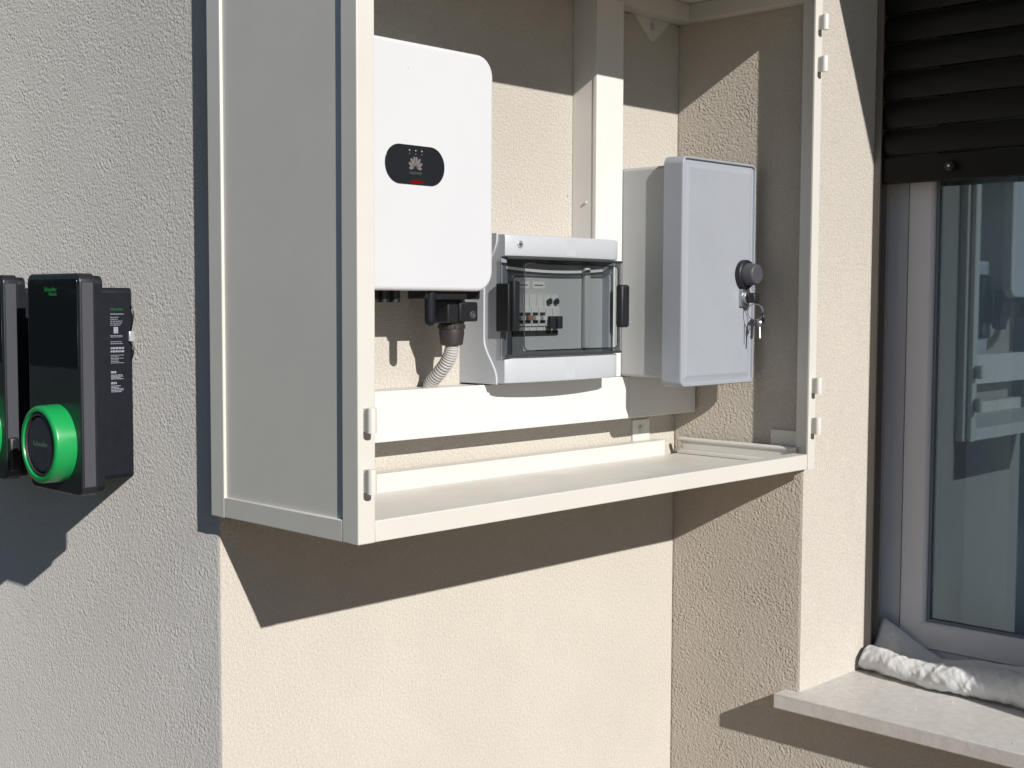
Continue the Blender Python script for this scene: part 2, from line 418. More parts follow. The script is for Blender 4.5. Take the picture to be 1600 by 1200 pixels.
# window: fixed frame and two sashes
win = empty('window'); win.parent = house
def ring_frame(bm, y0, y1, z0, z1, wid, x0, x1, lip=0.0, bev=0.003):
    """four mitred bars around a rectangle in the YZ plane"""
    for k in range(4):
        c = [(y0, z0), (y1, z0), (y1, z1), (y0, z1)]; i = [(y0+wid, z0+wid), (y1-wid, z0+wid), (y1-wid, z1-wid), (y0+wid, z1-wid)]
        a, b = k, (k+1) % 4
        q = [c[a], c[b], i[b], i[a]]
        prof = []
        f = [bm.verts.new((x0, *p)) for p in q]; g = [bm.verts.new((x1, *p)) for p in q]
        if lip:
            inn = [(y0+wid+lip, z0+wid+lip), (y1-wid-lip, z0+wid+lip), (y1-wid-lip, z1-wid-lip), (y0+wid+lip, z1-wid-lip)]
            h = [bm.verts.new((x0+lip*0.9, *inn[b])), bm.verts.new((x0+lip*0.9, *inn[a]))]
            bm.faces.new((f[3], f[2], h[0], h[1])); bm.faces.new((h[1], h[0], g[2], g[3]))
        else: bm.faces.new((f[3], f[2], g[2], g[3]))
        bm.faces.new(f); bm.faces.new((f[0], f[1], g[1], g[0])); bm.faces.new((g[0], g[1], g[2], g[3]))
ZW0, ZW1 = SILL_T + 0.002, LINTEL-0.001
bm = bmesh.new(); ring_frame(bm, -D-LW, -D-0.001, ZW0, ZW1, 0.044, XWIN, XWIN+0.07)
bx(bm, XWIN+0.001, XWIN+0.07, -D-LW/2-0.02, -D-LW/2+0.02, ZW0+0.047, ZW1-0.047)
finish('frame', bm, 'window_white', win)
bm = bmesh.new(); bx(bm, XWIN-0.018, XWIN-0.0005, -D-LW, -D-0.001, ZW0, ZW0+0.034, 0.003); finish('sill_profile', bm, 'window_white', win)
for k in range(2):
    y1 = -D-0.051 - k*(LW/2-0.02); y0 = y1 - (LW/2-0.075)
    bm = bmesh.new(); ring_frame(bm, y0, y1, ZW0+0.0475, ZW1-0.051, 0.046, XWIN-0.008, XWIN+0.055, lip=0.007)
    s_ = finish('sash', bm, 'window_white', win)
    bm = bmesh.new(); ring_frame(bm, y0+0.0535, y1-0.0535, ZW0+0.1010, ZW1-0.1045, 0.005, XWIN+0.002, XWIN+0.006); finish('gasket', bm, 'gasket', win)
    bm = bmesh.new(); bx(bm, XWIN+0.008, XWIN+0.011, y0+0.05, y1-0.05, ZW0+0.0975, ZW1-0.101); finish('pane', bm, 'window_glass', win)
# pale blue-grey backing sheet, added behind the panes to make them look milky
bm = bmesh.new(); rows = []
for i in range(90):
    y = -D-LW+0.02 + (LW-0.04)*i/89
    rows.append([bm.verts.new((1.500+0.004*math.sin(i*0.8)+0.002*math.sin(i*2.1), y, z)) for z in (ZW0+0.01, ZW1-0.02)])
for a, b in zip(rows[:-1], rows[1:]): bm.faces.new((a[0], b[0], b[1], a[1]))
finish('milky_backing', bm, 'backing_blue_grey', win)
# roller shutter, partly lowered
shut = empty('roller_shutter'); shut.parent = house
XS = 1.362
slat_me = None
bm = bmesh.new()
prof = []
for i in range(9):
    t = i/8; z = 0.0495*t; prof.append((XS - 0.0075*math.sin(math.pi*t)**0.8, z))
prof += [(XS+0.001, 0.0525), (XS+0.006, 0.0525), (XS+0.006, 0.0)]
loft(bm, [[(p[0], -D-0.014, p[1]) for p in prof], [(p[0], -D-LW+0.014, p[1]) for p in prof]])
first = finish('slat', bm, 'shutter_brown', shut, 50)
first.location.z = 0.604
for k in range(1, 9):
    o = first.copy(); COL.objects.link(o); o.location.z = 0.604 + 0.0562*k
box('bottom_bar', XS-0.007, XS+0.007, -D-LW+0.014, -D-0.014, 0.549, 0.6015, 'shutter_brown', shut, 0.003)
bm = bmesh.new(); cyl(bm, (XS-0.007, -0.468, 0.575), (-1, 0, 0), 0.010, 0.016, 20, 0.004); finish('stopper', bm, 'black_plastic', shut)
bm = bmesh.new(); cyl(bm, (XS-0.0231, -0.468, 0.575), (-1, 0, 0), 0.0025, 0.001, 12); finish('stopper_screw', bm, 'steel', shut)
for y0, y1 in ((-D-0.015, -D-0.0005), (-D-LW+0.0005, -D-LW+0.015)):
    bm = bmesh.new()
    bx(bm, XS-0.016, XS-0.0125, y0, y1, SILL_T+0.001, LINTEL-0.001); bx(bm, XS+0.0125, XS+0.016, y0, y1, SILL_T+0.001, LINTEL-0.001)
    yb = (y1-0.003, y1) if y1 > -0.5 else (y0, y0+0.003)
    bx(bm, XS-0.0125, XS+0.0125, yb[0], yb[1], SILL_T+0.001, LINTEL-0.001)
    finish('guide_rail', bm, 'rail_brown', shut)
settle(house)

# ------------------------------------------------------------------ steel cabinet frame
S0, DF = -0.0178, -0.338      # left face, front face
XR = 1.0855                   # right end
ZT0, ZT1 = 0.872, 0.902       # top rails
cab = empty('electrical_cabinet', (0.5, -0.17, 0.0))
tag(cab, 'cream painted steel wall cabinet without doors, open at the front', 'cabinet')
CP = 'cream_paint'
def part(n, *a, bev=0.0015): return box(n, *a, CP, cab, bev)
# posts (30 mm square tube)
part('post', S0, S0+0.029, DF, DF+0.032, 0.0, ZT1)
part('post', S0, S0+0.029, -0.0385, -0.0055, 0.0, ZT1)
bm = bmesh.new()   # right front post is an angle iron: front flange and a leg running back to the wall corner
prism(bm, [(XR-0.0240, DF), (XR, DF), (XR, -0.2995), (XR-0.0030, -0.2995), (XR-0.0030, DF+0.0030), (XR-0.0240, DF+0.0030)], 'z', 0.0, ZT1)
finish('post', bm, CP, cab)
part('sun_gap_filler', XR+0.0002, W-0.0012, DF+0.0130, -D-0.0004, 0.0006, ZT1-0.0006, bev=0)  # unseen filler added to keep sun from passing between post and wall
# rails
part('rail', S0+0.029, XR-0.0242, DF+0.0004, DF+0.030, 0.0004, 0.0285)
part('rail', S0+0.0003, S0+0.028, DF+0.032, -0.0385, 0.0004, 0.0293)
part('rail', S0+0.029, 1.022, -0.036, -0.006, 0.0004, 0.036)
part('rail', S0+0.029, XR-0.0230, DF+0.0004, DF+0.030, ZT0+0.002, ZT1-0.0004)
part('rail', S0+0.0003, S0+0.028, DF+0.032, -0.0385, ZT0, ZT1-0.0004)
part('rail', S0+0.029, W-0.002, -0.046, -0.006, ZT0-0.004, ZT1-0.0004)
part('rail', 1.0740, W-0.0005, DF+0.020, -0.0462, ZT0-0.004, ZT1-0.0004)
# lower right edge: a thin angle with a rolled lip
bm = bmesh.new()
bx(bm, 1.060, 1.078, DF+0.034, -0.038, 0.0066, 0.0125, 0.001)
bx(bm, 1.0785, 1.082, DF+0.034, -0.038, 0.0066, 0.030, 0.001)
finish('angle_rail', bm, CP, cab)
bm = bmesh.new(); tube(bm, [(1.080, DF+0.034, 0.033), (1.080, -0.030, 0.033)], 0.0048, 12); finish('edge_lip', bm, CP, cab, 60)
# panels
part('side_panel', S0+0.0045, S0+0.008, DF+0.0315, -0.0380, 0.029, ZT0+0.0005, bev=0)
part('floor_sheet', S0+0.0285, W-0.0007, DF+0.0325, -0.0365, 0.0025, 0.0060, bev=0)
part('top_sheet', S0+0.001, W-0.001, DF+0.001, -0.001, ZT1, ZT1+0.003, bev=0)
# hinges: pin barrels on the two front posts
def hinge(xc, z0, z1):
    bm = bmesh.new()
    cyl(bm, (xc, DF-0.0135, z0), (0, 0, 1), 0.0062, z1-z0, 20, 0.001)
    bx(bm, xc-0.003, xc+0.001, DF-0.0130, DF+0.0002, z0+0.001, z1-0.001)
    finish('hinge', bm, CP, cab)
for z0, z1 in ((0.066, 0.098), (0.144, 0.176)): hinge(-0.006, z0, z1)
for z0, z1 in ((0.066, 0.098), (0.142, 0.172), (0.733, 0.762), (0.809, 0.837)): hinge(1.0735, z0, z1)
# wall tabs
bm = bmesh.new(); prism(bm, [(0.958, 0.030), (1.012, 0.030), (1.012, 0.0765), (0.958, 0.0765)], 'y', -0.0045, -0.0005); finish('mounting_tab', bm, CP, cab)
bm = bmesh.new(); prism(bm, [(0.944, ZT0+0.002), (1.070, ZT0+0.002), (1.062, ZT0-0.006), (1.011, 0.824), (1.003, 0.824)], 'y', -0.0050, -0.0005); finish('mounting_tab', bm, CP, cab)
bm = bmesh.new(); prism(bm, [(-0.297, 0.012), (-0.235, 0.012), (-0.235, 0.066), (-0.297, 0.066)], 'x', W-0.0045, W-0.0005); finish('mounting_tab', bm, CP, cab)
for (x, z) in ((0.983, 0.058), (1.006, 0.852)):
    bm = bmesh.new(); cyl(bm, (x, -0.0050, z), (0, -1, 0), 0.0062, 0.004, 6); cyl(bm, (x, -0.0046, z), (0, -1, 0), 0.0085, 0.0012, 20); finish('bolt', bm, 'zinc', cab)
settle(cab)

# ------------------------------------------------------------------ trunking
tr = empty('cable_trunking', (0.57, 0, 0.09))
tag(tr, 'white horizontal plastic cable trunking running along the wall under the boxes', 'trunking')
box('base', 0.02, 1.0895, -0.050, -0.0005, 0.0905, 0.1690, 'trunk_white', tr, 0.001)
box('lid', 0.02, 0.8755, -0.0600, -0.0485, 0.0895, 0.1700, 'trunk_white', tr, 0.0016)
box('lid', 0.8762, 1.0905, -0.0597, -0.0485, 0.0896, 0.1698, 'trunk_white', tr, 0.0016)
settle(tr)
tv = empty('cable_trunking', (0.813, 0, 0.172))
tag(tv, 'white vertical plastic cable trunking rising above the circuit breaker box', 'trunking')
box('base', 0.7755, 0.8495, -0.052, -0.0005, 0.1705, 0.867, 'trunk_white', tv, 0.001)
box('lid', 0.7740, 0.8510, -0.0600, -0.0505, 0.1707, 0.8665, 'trunk_white', tv, 0.0016)
bm = bmesh.new(); cyl(bm, (0.7750, -0.036, 0.494), (-1, 0, 0), 0.0026, 0.003, 8); finish('burr', bm, 'trunk_white', tv)
settle(tv)

# ------------------------------------------------------------------ inverter
IX0, IX1, IZ0, IZ1, IY = 0.060, 0.4248, 0.3269, 0.6975, -0.141
iv = empty('solar_inverter', (0.24, -0.07, IZ0))
tag(iv, 'white rounded solar inverter with black oval display, at the cabinet left', 'inverter')
bm = bmesh.new(); rbox(bm, 'y', IX0, IX1, IZ0, IZ1, -0.118, IY, 0.033, 0.006, 10, 5); finish('cover', bm, 'white_plastic', iv, 40)
bm = bmesh.new(); rbox(bm, 'y', IX0+0.010, IX1-0.010, IZ0+0.014, IZ1-0.010, -0.018, -0.1175, 0.025, 0.002, 8, 2); finish('heat_sink', bm, 'light_grey_plastic', iv)
bm = bmesh.new(); bx(bm, 0.12, 0.36, -0.0175, -0.0005, 0.40, 0.62, 0.002); finish('wall_bracket', bm, 'zinc', iv)
# oval display
ocx, ocz, oh = 0.2570, 0.5150, 0.0295
ol = 0.0600
bm = bmesh.new(); rbox(bm, 'y', ocx-ol, ocx+ol, ocz-oh, ocz+oh, IY+0.001, IY-0.0012, oh-0.0005, 0.001, 14, 3)
disp = finish('display', bm, 'screen_gloss', iv)
# petal emblem of the maker and the small name under it
bm = bmesh.new()
pc = Vector((ocx-0.0005, ocz-0.0045))
for sx in (-1, 1):
    for ang, ln in ((9, 0.0150), (34, 0.0150), (62, 0.0135), (92, 0.0105)):
        a = math.radians(ang)*sx; d = Vector((math.sin(a), math.cos(a))); q = Vector((d.y, -d.x))
        b0 = pc + d*0.0022
        outline = []
        for t, wd in ((0, 0.0), (0.25, 0.42), (0.55, 0.9), (0.8, 0.85), (0.95, 0.45), (1.0, 0.0)):
            outline.append((t, wd))
        wmax = 0.0026
        pts = [b0 + d*(ln*t) + q*(wmax*wd) for t, wd in outline] + [b0 + d*(ln*t) - q*(wmax*wd) for t, wd in outline[-2:0:-1]]
        prism(bm, [(p.x, p.y) for p in pts], 'y', IY-0.0011, IY-0.0015)
finish('emblem', bm, 'logo_grey', iv)
text_mesh('lettering', 'HUAWEI', 0.0062, 'dim_green_print', iv, (ocx, IY-0.0014, ocz-0.0125), (1, 0, 0), (0, 0, 1))
for k in range(3):
    bm = bmesh.new(); cyl(bm, (ocx-0.0125+0.0125*k, IY-0.0011, ocz+0.0215), (0, -1, 0), 0.0013, 0.0004, 10); finish('indicator', bm, 'white_print', iv)
    bm = bmesh.new(); bx(bm, ocx-0.0133+0.0125*k, ocx-0.0117+0.0125*k, IY-0.0014, IY-0.0011, ocz+0.0155, ocz+0.0172); finish('indicator_icon', bm, 'logo_grey', iv)
bm = bmesh.new()
bm_pts = [(ocx-0.011+0.026*i/8, ocz-0.0245+0.0022*math.sin(math.pi*i/8)) for i in range(9)] + [(ocx+0.015, ocz-0.0275), (ocx-0.011, ocz-0.0275)]
prism(bm, bm_pts, 'y', IY-0.0010, IY-0.0014); finish('status_light', bm, 'red_lamp', iv)
bm = bmesh.new(); bx(bm, 0.2425, 0.2437, IY-0.0002, IY+0.0002, 0.6545, 0.6600); finish('scuff', bm, 'light_grey_plastic', iv)
# sockets and antenna stick underneath
bm = bmesh.new(); bx(bm, 0.335, 0.425, -0.112, -0.060, 0.314, IZ0+0.020, 0.003); finish('socket_plate', bm, 'black_plastic', iv)
bm = bmesh.new(); tube(bm, [(0.303, -0.124, IZ0+0.01), (0.303, -0.124, 0.281)] + [(0.303, -0.124, 0.281-0.0085*math.sin(math.pi/2*i/5)) for i in range(1, 6)], [0.0085, 0.0085]+[0.0085*max(0.05, math.cos(math.pi/2*i/5)) for i in range(1, 6)], 16)
finish('antenna_stick', bm, 'body_black', iv, 60)
bm = bmesh.new(); bx(bm, 0.290, 0.380, -0.128, -0.085, 0.3135, IZ0+0.02, 0.003); finish('socket_plate', bm, 'black_plastic', iv)
for x in (0.205, 0.225, 0.247):
    bm = bmesh.new(); cyl(bm, (x, -0.105, 0.309), (0, 0, 1), 0.0085, 0.03, 16); finish('cable_plug', bm, 'black_plastic', iv)
settle(iv)

# AC plug, cable gland and corrugated conduit
cn = empty('conduit_cable', (0.36, -0.06, 0.170))
tag(cn, 'black plug with ribbed grey conduit bending down from the inverter to the trunking', 'cable')
bm = bmesh.new(); bx(bm, 0.352, 0.392, -0.112, -0.068, 0.276, 0.3140, 0.003)
bx(bm, 0.374, 0.4155, -0.1165, -0.075, 0.2785, 0.3100, 0.003)
finish('plug', bm, 'black_plastic', cn)
bm = bmesh.new(); torus(bm, (0.4025, -0.1168, 0.2895), (0, 1, 0), 0.0050, 0.0013, 20, 8); cyl(bm, (0.4025, -0.1160, 0.2895), (0, -1, 0), 0.0030, 0.0012, 14); finish('plug_screw', bm, 'edge_grey', cn)
bm = bmesh.new()
gx, gy = 0.3805, -0.091
loft(bm, [[(gx+r*math.cos(2*math.pi*i/24), gy+r*math.sin(2*math.pi*i/24), z) for i in range(24)] for r, z in ((0.0190, 0.276), (0.0215, 0.2735), (0.0215, 0.2670), (0.0200, 0.2662), (0.0205, 0.2600), (0.0180, 0.2420), (0.0150, 0.2400))])
for i in range(12):
    a = 2*math.pi*i/12; bx(bm, gx+0.0212*math.cos(a)-0.0011, gx+0.0212*math.cos(a)+0.0011, gy+0.0212*math.sin(a)-0.0011, gy+0.0212*math.sin(a)+0.0011, 0.2675, 0.273)
finish('gland_nut', bm, 'brown_black', cn)
path = catmull([(gx, gy, 0.246), (gx, gy+0.001, 0.230), (gx, gy+0.010, 0.214), (gx+0.001, gy+0.030, 0.195), (gx+0.002, gy+0.050, 0.178), (gx+0.002, gy+0.058, 0.160)], 168)
rad = [0.0118 if (i % 7) in (2, 3, 4, 5) else (0.0108 if (i % 7) in (1, 6) else 0.0096) for i in range(169)]
bm = bmesh.new(); tube(bm, path, rad, 18); finish('conduit', bm, 'conduit_grey', cn, 30)
settle(cn)

# ------------------------------------------------------------------ circuit breaker box
MX0, MX1, MZ0, MZ1 = 0.4857, 0.7865, 0.1722, 0.4245
mb = empty('breaker_box', (0.636, 0, MZ0))
tag(mb, 'light grey breaker box with smoked window flap, between inverter and meter box', 'breaker box')
def sst(a, b, t): t = min(max((t-a)/(b-a), 0), 1); return t*t*(3-2*t)
def seam(z):
    lo = 1-sst(MZ0+0.008, MZ0+0.075, z); hi = sst(MZ1-0.075, MZ1-0.008, z)
    return -(0.058 + 0.030*max(lo, hi))
zs_ = [MZ0 + (MZ1-MZ0)*i/40 for i in range(41)]
def side_block(name, back, front, x0, x1, z0, z1, mat, parent):
    """solid between two curves y=back(z) and y=front(z), extruded along x"""
    zz = [z0 + (z1-z0)*i/40 for i in range(41)]
    pts = [(back(z), z) for z in zz] + [(front(z), z) for z in reversed(zz)]
    bm = bmesh.new(); prism(bm, pts, 'x', x0, x1)
    return finish(name, bm, mat, parent, 30)
side_block('base', lambda z: -0.0005, seam, MX0, MX1, MZ0, MZ1, 'light_grey_plastic', mb)
XM, HW = (MX0+MX1)/2, (MX1-MX0)/2-0.0035
def yfront(x): return -(0.1085 + 0.0125*(1-((x-XM)/HW)**2))
def band(bm, z0, z1, yb, nx=24, off=0.0, x0=MX0+0.0035, x1=MX1-0.0035, ch=0.004):
    xs = [x0 + (x1-x0)*i/nx for i in range(nx+1)]
    rings = []
    for x in xs:
        e = min(x-x0, x1-x); c = ch*(1-min(e/ch, 1))**2
        f = yfront(x)+off+c
        rings.append([(x, yb, z0), (x, f+ch, z0), (x, f+ch*0.25, z0+ch*0.3), (x, f, z0+ch), (x, f, z1-ch), (x, f+ch*0.25, z1-ch*0.3), (x, f+ch, z1), (x, yb, z1)])
    loft(bm, rings)
bm = bmesh.new(); band(bm, 0.3860, MZ1-0.002, -0.0600); finish('lid_top', bm, 'light_grey_plastic', mb)
bm = bmesh.new(); band(bm, MZ0+0.002, 0.2172, -0.0600); finish('lid_bottom', bm, 'light_grey_plastic', mb)
for x0, x1 in ((MX0+0.0035, MX0+0.0165), (MX1-0.0165, MX1-0.0035)):
    box('lid_cheek', x0, x1, -0.0955, -0.0585, 0.2172, 0.3860, 'light_grey_plastic', mb, 0.0)
box('inner_cover', MX0+0.0165, MX1-0.0165, -0.0800, -0.0585, 0.2172, 0.3860, 'cover_grey', mb)
# devices in the row
dev = [(0.515, 0.533), (0.5335, 0.5515), (0.552, 0.570), (0.5705, 0.588), (0.5885, 0.606), (0.6065, 0.624)]
for i, (x0, x1) in enumerate([(a_+0.018, b_+0.018) for a_, b_ in dev]):
    bm = bmesh.new(); bx(bm, x0, x1-0.0006, -0.0860, -0.0802, 0.2610, 0.3230, 0.0006); bx(bm, x0, x1-0.0006, -0.0905, -0.0861, 0.2690, 0.3010, 0.0008)
    b_ = finish('breaker', bm, 'breaker_white', mb)
    if i < 4:
        o = box('toggle', x0+0.003, x1-0.0036, -0.0985, -0.0906, 0.2790, 0.2870, ('breaker_amber' if i == 1 else 'breaker_white'), b_, 0.001)
        o = box('toggle_slot', x0+0.002, x1-0.0026, -0.0909, -0.0906, 0.2735, 0.2925, 'breaker_blue', b_)
    else:
        o = box('toggle', x0+0.002, x1-0.0026, -0.1010, -0.0906, 0.2640, 0.2860, 'breaker_blue', b_, 0.002)
        bm = bmesh.new(); cyl(bm, (x0+0.009, -0.0906, 0.3120-0.0005), (0, -1, 0), 0.0055, 0.002, 14); 
        finish('test_button', bm, 'breaker_blue', b_)
box('device_shade_strip', 0.531, 0.646, -0.0835, -0.0803, 0.2530, 0.2608, 'cavity_dark', mb)  # dark strip painted in as the shade below the breaker row
for x0, x1 in ((0.5250, 0.5370), (0.544, 0.574), (0.583, 0.613)):
    box('paper_label', x0, x1, -0.0806, -0.0801, 0.3335, 0.3455, 'trunk_white', mb)
    if x1-x0 > 0.02:
        box('label_text', x0+0.004, x1-0.004, -0.0809, -0.0806, 0.3385, 0.3402, 'cavity_dark', mb)
box('cover_step', MX1-0.075, MX1-0.060, -0.0900, -0.0801, 0.228, 0.372, 'cover_grey', mb, 0.003)
# smoked flap: shell following the curve, with returns at both sides
def flap_ring(off, x0, x1, z0, z1, rc, n=10):
    return [(p[0], yfront(p[0])+off, p[1]) for p in rrect(x0, x1, z0, z1, rc, n)]
bm = bmesh.new()
fx0, fx1, fz0, fz1 = MX0+0.0005, MX1-0.0005, 0.2185, 0.3848
nx, nz = 28, 8
grid = []
for i in range(nx+1):
    x = fx0 + (fx1-fx0)*i/nx
    grid.append([bm.verts.new((x, yfront(min(max(x, MX0+0.0035), MX1-0.0035))-0.004, fz0+(fz1-fz0)*j/nz)) for j in range(nz+1)])
for i in range(nx):
    for j in range(nz): bm.faces.new((grid[i][j], grid[i+1][j], grid[i+1][j+1], grid[i][j+1]))
for i in (0, nx):   # side returns
    cols = [bm.verts.new((grid[i][j].co.x, -0.0965, grid[i][j].co.z)) for j in range(nz+1)]
    for j in range(nz): bm.faces.new((grid[i][j], grid[i][j+1], cols[j+1], cols[j]))
finish('flap', bm, 'smoked_clear', mb, 40)
bm = bmesh.new()   # raised dark bead round the clear field
loop = rrect(MX0+0.036, MX1-0.014, fz0+0.010, fz1-0.010, 0.010, 5)
P3 = [Vector((p[0], yfront(p[0])-0.0050, p[1])) for p in loop]; P3.append(P3[0]); P3.append(P3[1])
tube(bm, P3, 0.0011, 6, False); finish('flap_bead', bm, 'cavity_dark', mb, 60)
for z in (fz0+0.002, fz1-0.002):
    bm = bmesh.new(); tube(bm, [(fx0+(fx1-fx0)*i/20, yfront(min(max(fx0+(fx1-fx0)*i/20, MX0+0.0035), MX1-0.0035))-0.0035, z) for i in range(21)], 0.0021, 8)
    finish('flap_edge', bm, 'cavity_dark', mb, 60)
bm = bmesh.new()   # darker smoked border of the flap
ix0, ix1, iz0, iz1 = MX0+0.036, MX1-0.014, fz0+0.010, fz1-0.010
for (ax0, ax1, az0, az1, n_) in ((fx0+0.002, fx1-0.002, fz0+0.001, iz0, 28), (fx0+0.002, fx1-0.002, iz1, fz1-0.001, 28), (fx0+0.002, ix0, iz0, iz1, 6), (ix1, fx1-0.002, iz0, iz1, 4)):
    cols = [[bm.verts.new((ax0+(ax1-ax0)*i/n_, yfront(min(max(ax0+(ax1-ax0)*i/n_, MX0+0.0035), MX1-0.0035))-0.0030, z)) for z in (az0, az1)] for i in range(n_+1)]
    for a, b in zip(cols[:-1], cols[1:]): bm.faces.new((a[0], b[0], b[1], a[1]))
bmesh.ops.remove_doubles(bm, verts=bm.verts, dist=1e-5)
finish('flap_border', bm, 'smoked_dark', mb, 40)
bm = bmesh.new(); bx(bm, MX0-0.0035, MX0+0.0030, -0.1190, -0.0900, 0.2610, 0.3410, 0.002); bx(bm, MX0+0.0032, MX0+0.0190, -0.1255, -0.1135, 0.2620, 0.3450, 0.003); finish('latch', bm, 'black_plastic', mb)
bm = bmesh.new(); bx(bm, MX1-0.0190, MX1+0.0050, -0.1285, -0.1125, 0.2650, 0.3420, 0.005, 3); finish('latch', bm, 'black_plastic', mb)
sx_, sz_ = 0.5175, 0.4062
bm = bmesh.new(); cyl(bm, (sx_, yfront(sx_)+0.001, sz_), (0, -1, 0), 0.0068, 0.0018, 24, 0.0006); scw = finish('lid_screw', bm, 'zinc', mb)
bm = bmesh.new(); bx(bm, sx_-0.0045, sx_+0.0045, yfront(sx_)-0.0012, yfront(sx_)-0.0009, sz_-0.0009, sz_+0.0009); bx(bm, sx_-0.0009, sx_+0.0009, yfront(sx_)-0.00125, yfront(sx_)-0.0009, sz_-0.0045, sz_+0.0045); finish('screw_slot', bm, 'cavity_dark', mb)
settle(mb)

# ------------------------------------------------------------------ grey meter box
GX0, GX1, GZ0, GZ1, GY = 0.8385, 1.0735, 0.1570, 0.5735, -0.2085
gb = empty('meter_box', (0.955, 0, 0.171))
tag(gb, 'grey plastic meter box with black lock knob, at the cabinet right', 'meter box')
bm = bmesh.new(); rbox(bm, 'y', GX0+0.0135, GX1-0.012, 0.1712, GZ1-0.0135, -0.0015, -0.1700, 0.006, 0.001, 5, 2); finish('body', bm, 'meter_side_grey', gb)
# door: tray with thin raised rim and raised field
bm = bmesh.new()
def gring(ins, y, r): return [(p[0], y, p[1]) for p in rrect(GX0+ins, GX1-ins, GZ0+ins, GZ1-ins, r, 6)]
loft(bm, [gring(0.002, -0.1640, 0.011), gring(0.0, -0.1660, 0.013), gring(0.0, GY+0.0035, 0.013), gring(0.0010, GY+0.0010, 0.012), gring(0.0022, GY, 0.0108), gring(0.0040, GY+0.0003, 0.0092), gring(0.0050, GY+0.0050, 0.0082), gring(0.0085, GY+0.0052, 0.0060), gring(0.0200, GY+0.0012, 0.0040)])
door = finish('door', bm, 'meter_grey', gb, 25)
kx, kz = 1.0345, 0.3640
bm = bmesh.new(); cyl(bm, (kx, GY+0.003, kz), (0, -1, 0), 0.0280, 0.0130, 36, 0.004)
lock = finish('lock_base', bm, 'black_plastic', gb)
bm = bmesh.new(); cyl(bm, (kx, GY-0.0095, kz), (0, -1, 0), 0.0215, 0.0220, 36, 0.004, 0.0200); finish('lock_knob', bm, 'edge_grey', gb)
bm = bmesh.new(); bx(bm, kx-0.0135, kx+0.0135, GY-0.0060, GY+0.0015, kz-0.0610, kz-0.0270, 0.002); 
cyl(bm, (kx, GY-0.0055, kz-0.0430), (0, -1, 0), 0.0120, 0.0060, 24, 0.001); finish('hasp', bm, 'steel', gb)
bm = bmesh.new(); cyl(bm, (kx, GY-0.0114, kz-0.0430), (0, -1, 0), 0.0035, 0.0006, 16); finish('keyhole', bm, 'cavity_dark', gb)
settle(gb)
kb = empty('key_bunch', (kx+0.006, GY-0.018, kz-0.075))
tag(kb, 'small bunch of keys on a ring hanging from the meter box lock', 'keys')
kp = Vector((kx+0.004, GY-0.0165, kz-0.0440))
def key(bm, top, ang, ln, bow, tilt=0.2):
    """flat key hanging from its bow"""
    R = Matrix.Rotation(ang, 4, 'Z')
    pts = [(bow*math.cos(2*math.pi*i/14), -bow + bow*math.sin(2*math.pi*i/14)) for i in range(14)]
    b2 = bmesh.new(); prism(b2, [(p[0], p[1]) for p in pts], 'y', -0.0011, 0.0011)
    bl = [(-0.0035, -2*bow+0.001), (0.0035, -2*bow+0.001), (0.0035, -2*bow-ln*0.3), (0.0020, -2*bow-ln*0.38), (0.0034, -2*bow-ln*0.5), (0.0018, -2*bow-ln*0.62), (0.0033, -2*bow-ln*0.75), (0.0015, -2*bow-ln), (-0.0035, -2*bow-ln*0.9)]
    prism(b2, bl, 'y', -0.0009, 0.0009)
    for v in b2.verts: v.co = R @ Matrix.Rotation(tilt, 4, 'Y') @ v.co + Vector(top)
    me = bpy.data.meshes.new('tmp'); b2.to_mesh(me); b2.free(); bm.from_mesh(me); bpy.data.meshes.remove(me)
bm = bmesh.new(); bx(bm, kp.x-0.010, kp.x+0.010, kp.y-0.012, kp.y+0.0045, kp.z-0.010, kp.z+0.009, 0.004, 3); finish('key_head', bm, 'black_plastic', kb)
ring_c = kp + Vector((0.000, -0.008, -0.0270))
bm = bmesh.new(); torus(bm, ring_c, (0.9, 0.25, 0.1), 0.0155, 0.0010, 32, 8); finish('key_ring', bm, 'steel', kb)
bm = bmesh.new(); key(bm, ring_c + Vector((0.004, -0.006, -0.012)), 0.9, 0.022, 0.009, 0.15); finish('key', bm, 'steel', kb)
bm = bmesh.new(); key(bm, ring_c + Vector((-0.003, 0.004, -0.013)), 1.35, 0.024, 0.0075, -0.05); finish('key', bm, 'edge_grey', kb)
bm = bmesh.new(); torus(bm, ring_c + Vector((0.008, -0.012, -0.010)), (0.6, -0.8, 0.1), 0.0085, 0.0024, 24, 8); finish('key_fob', bm, 'black_plastic', kb)
settle(kb)

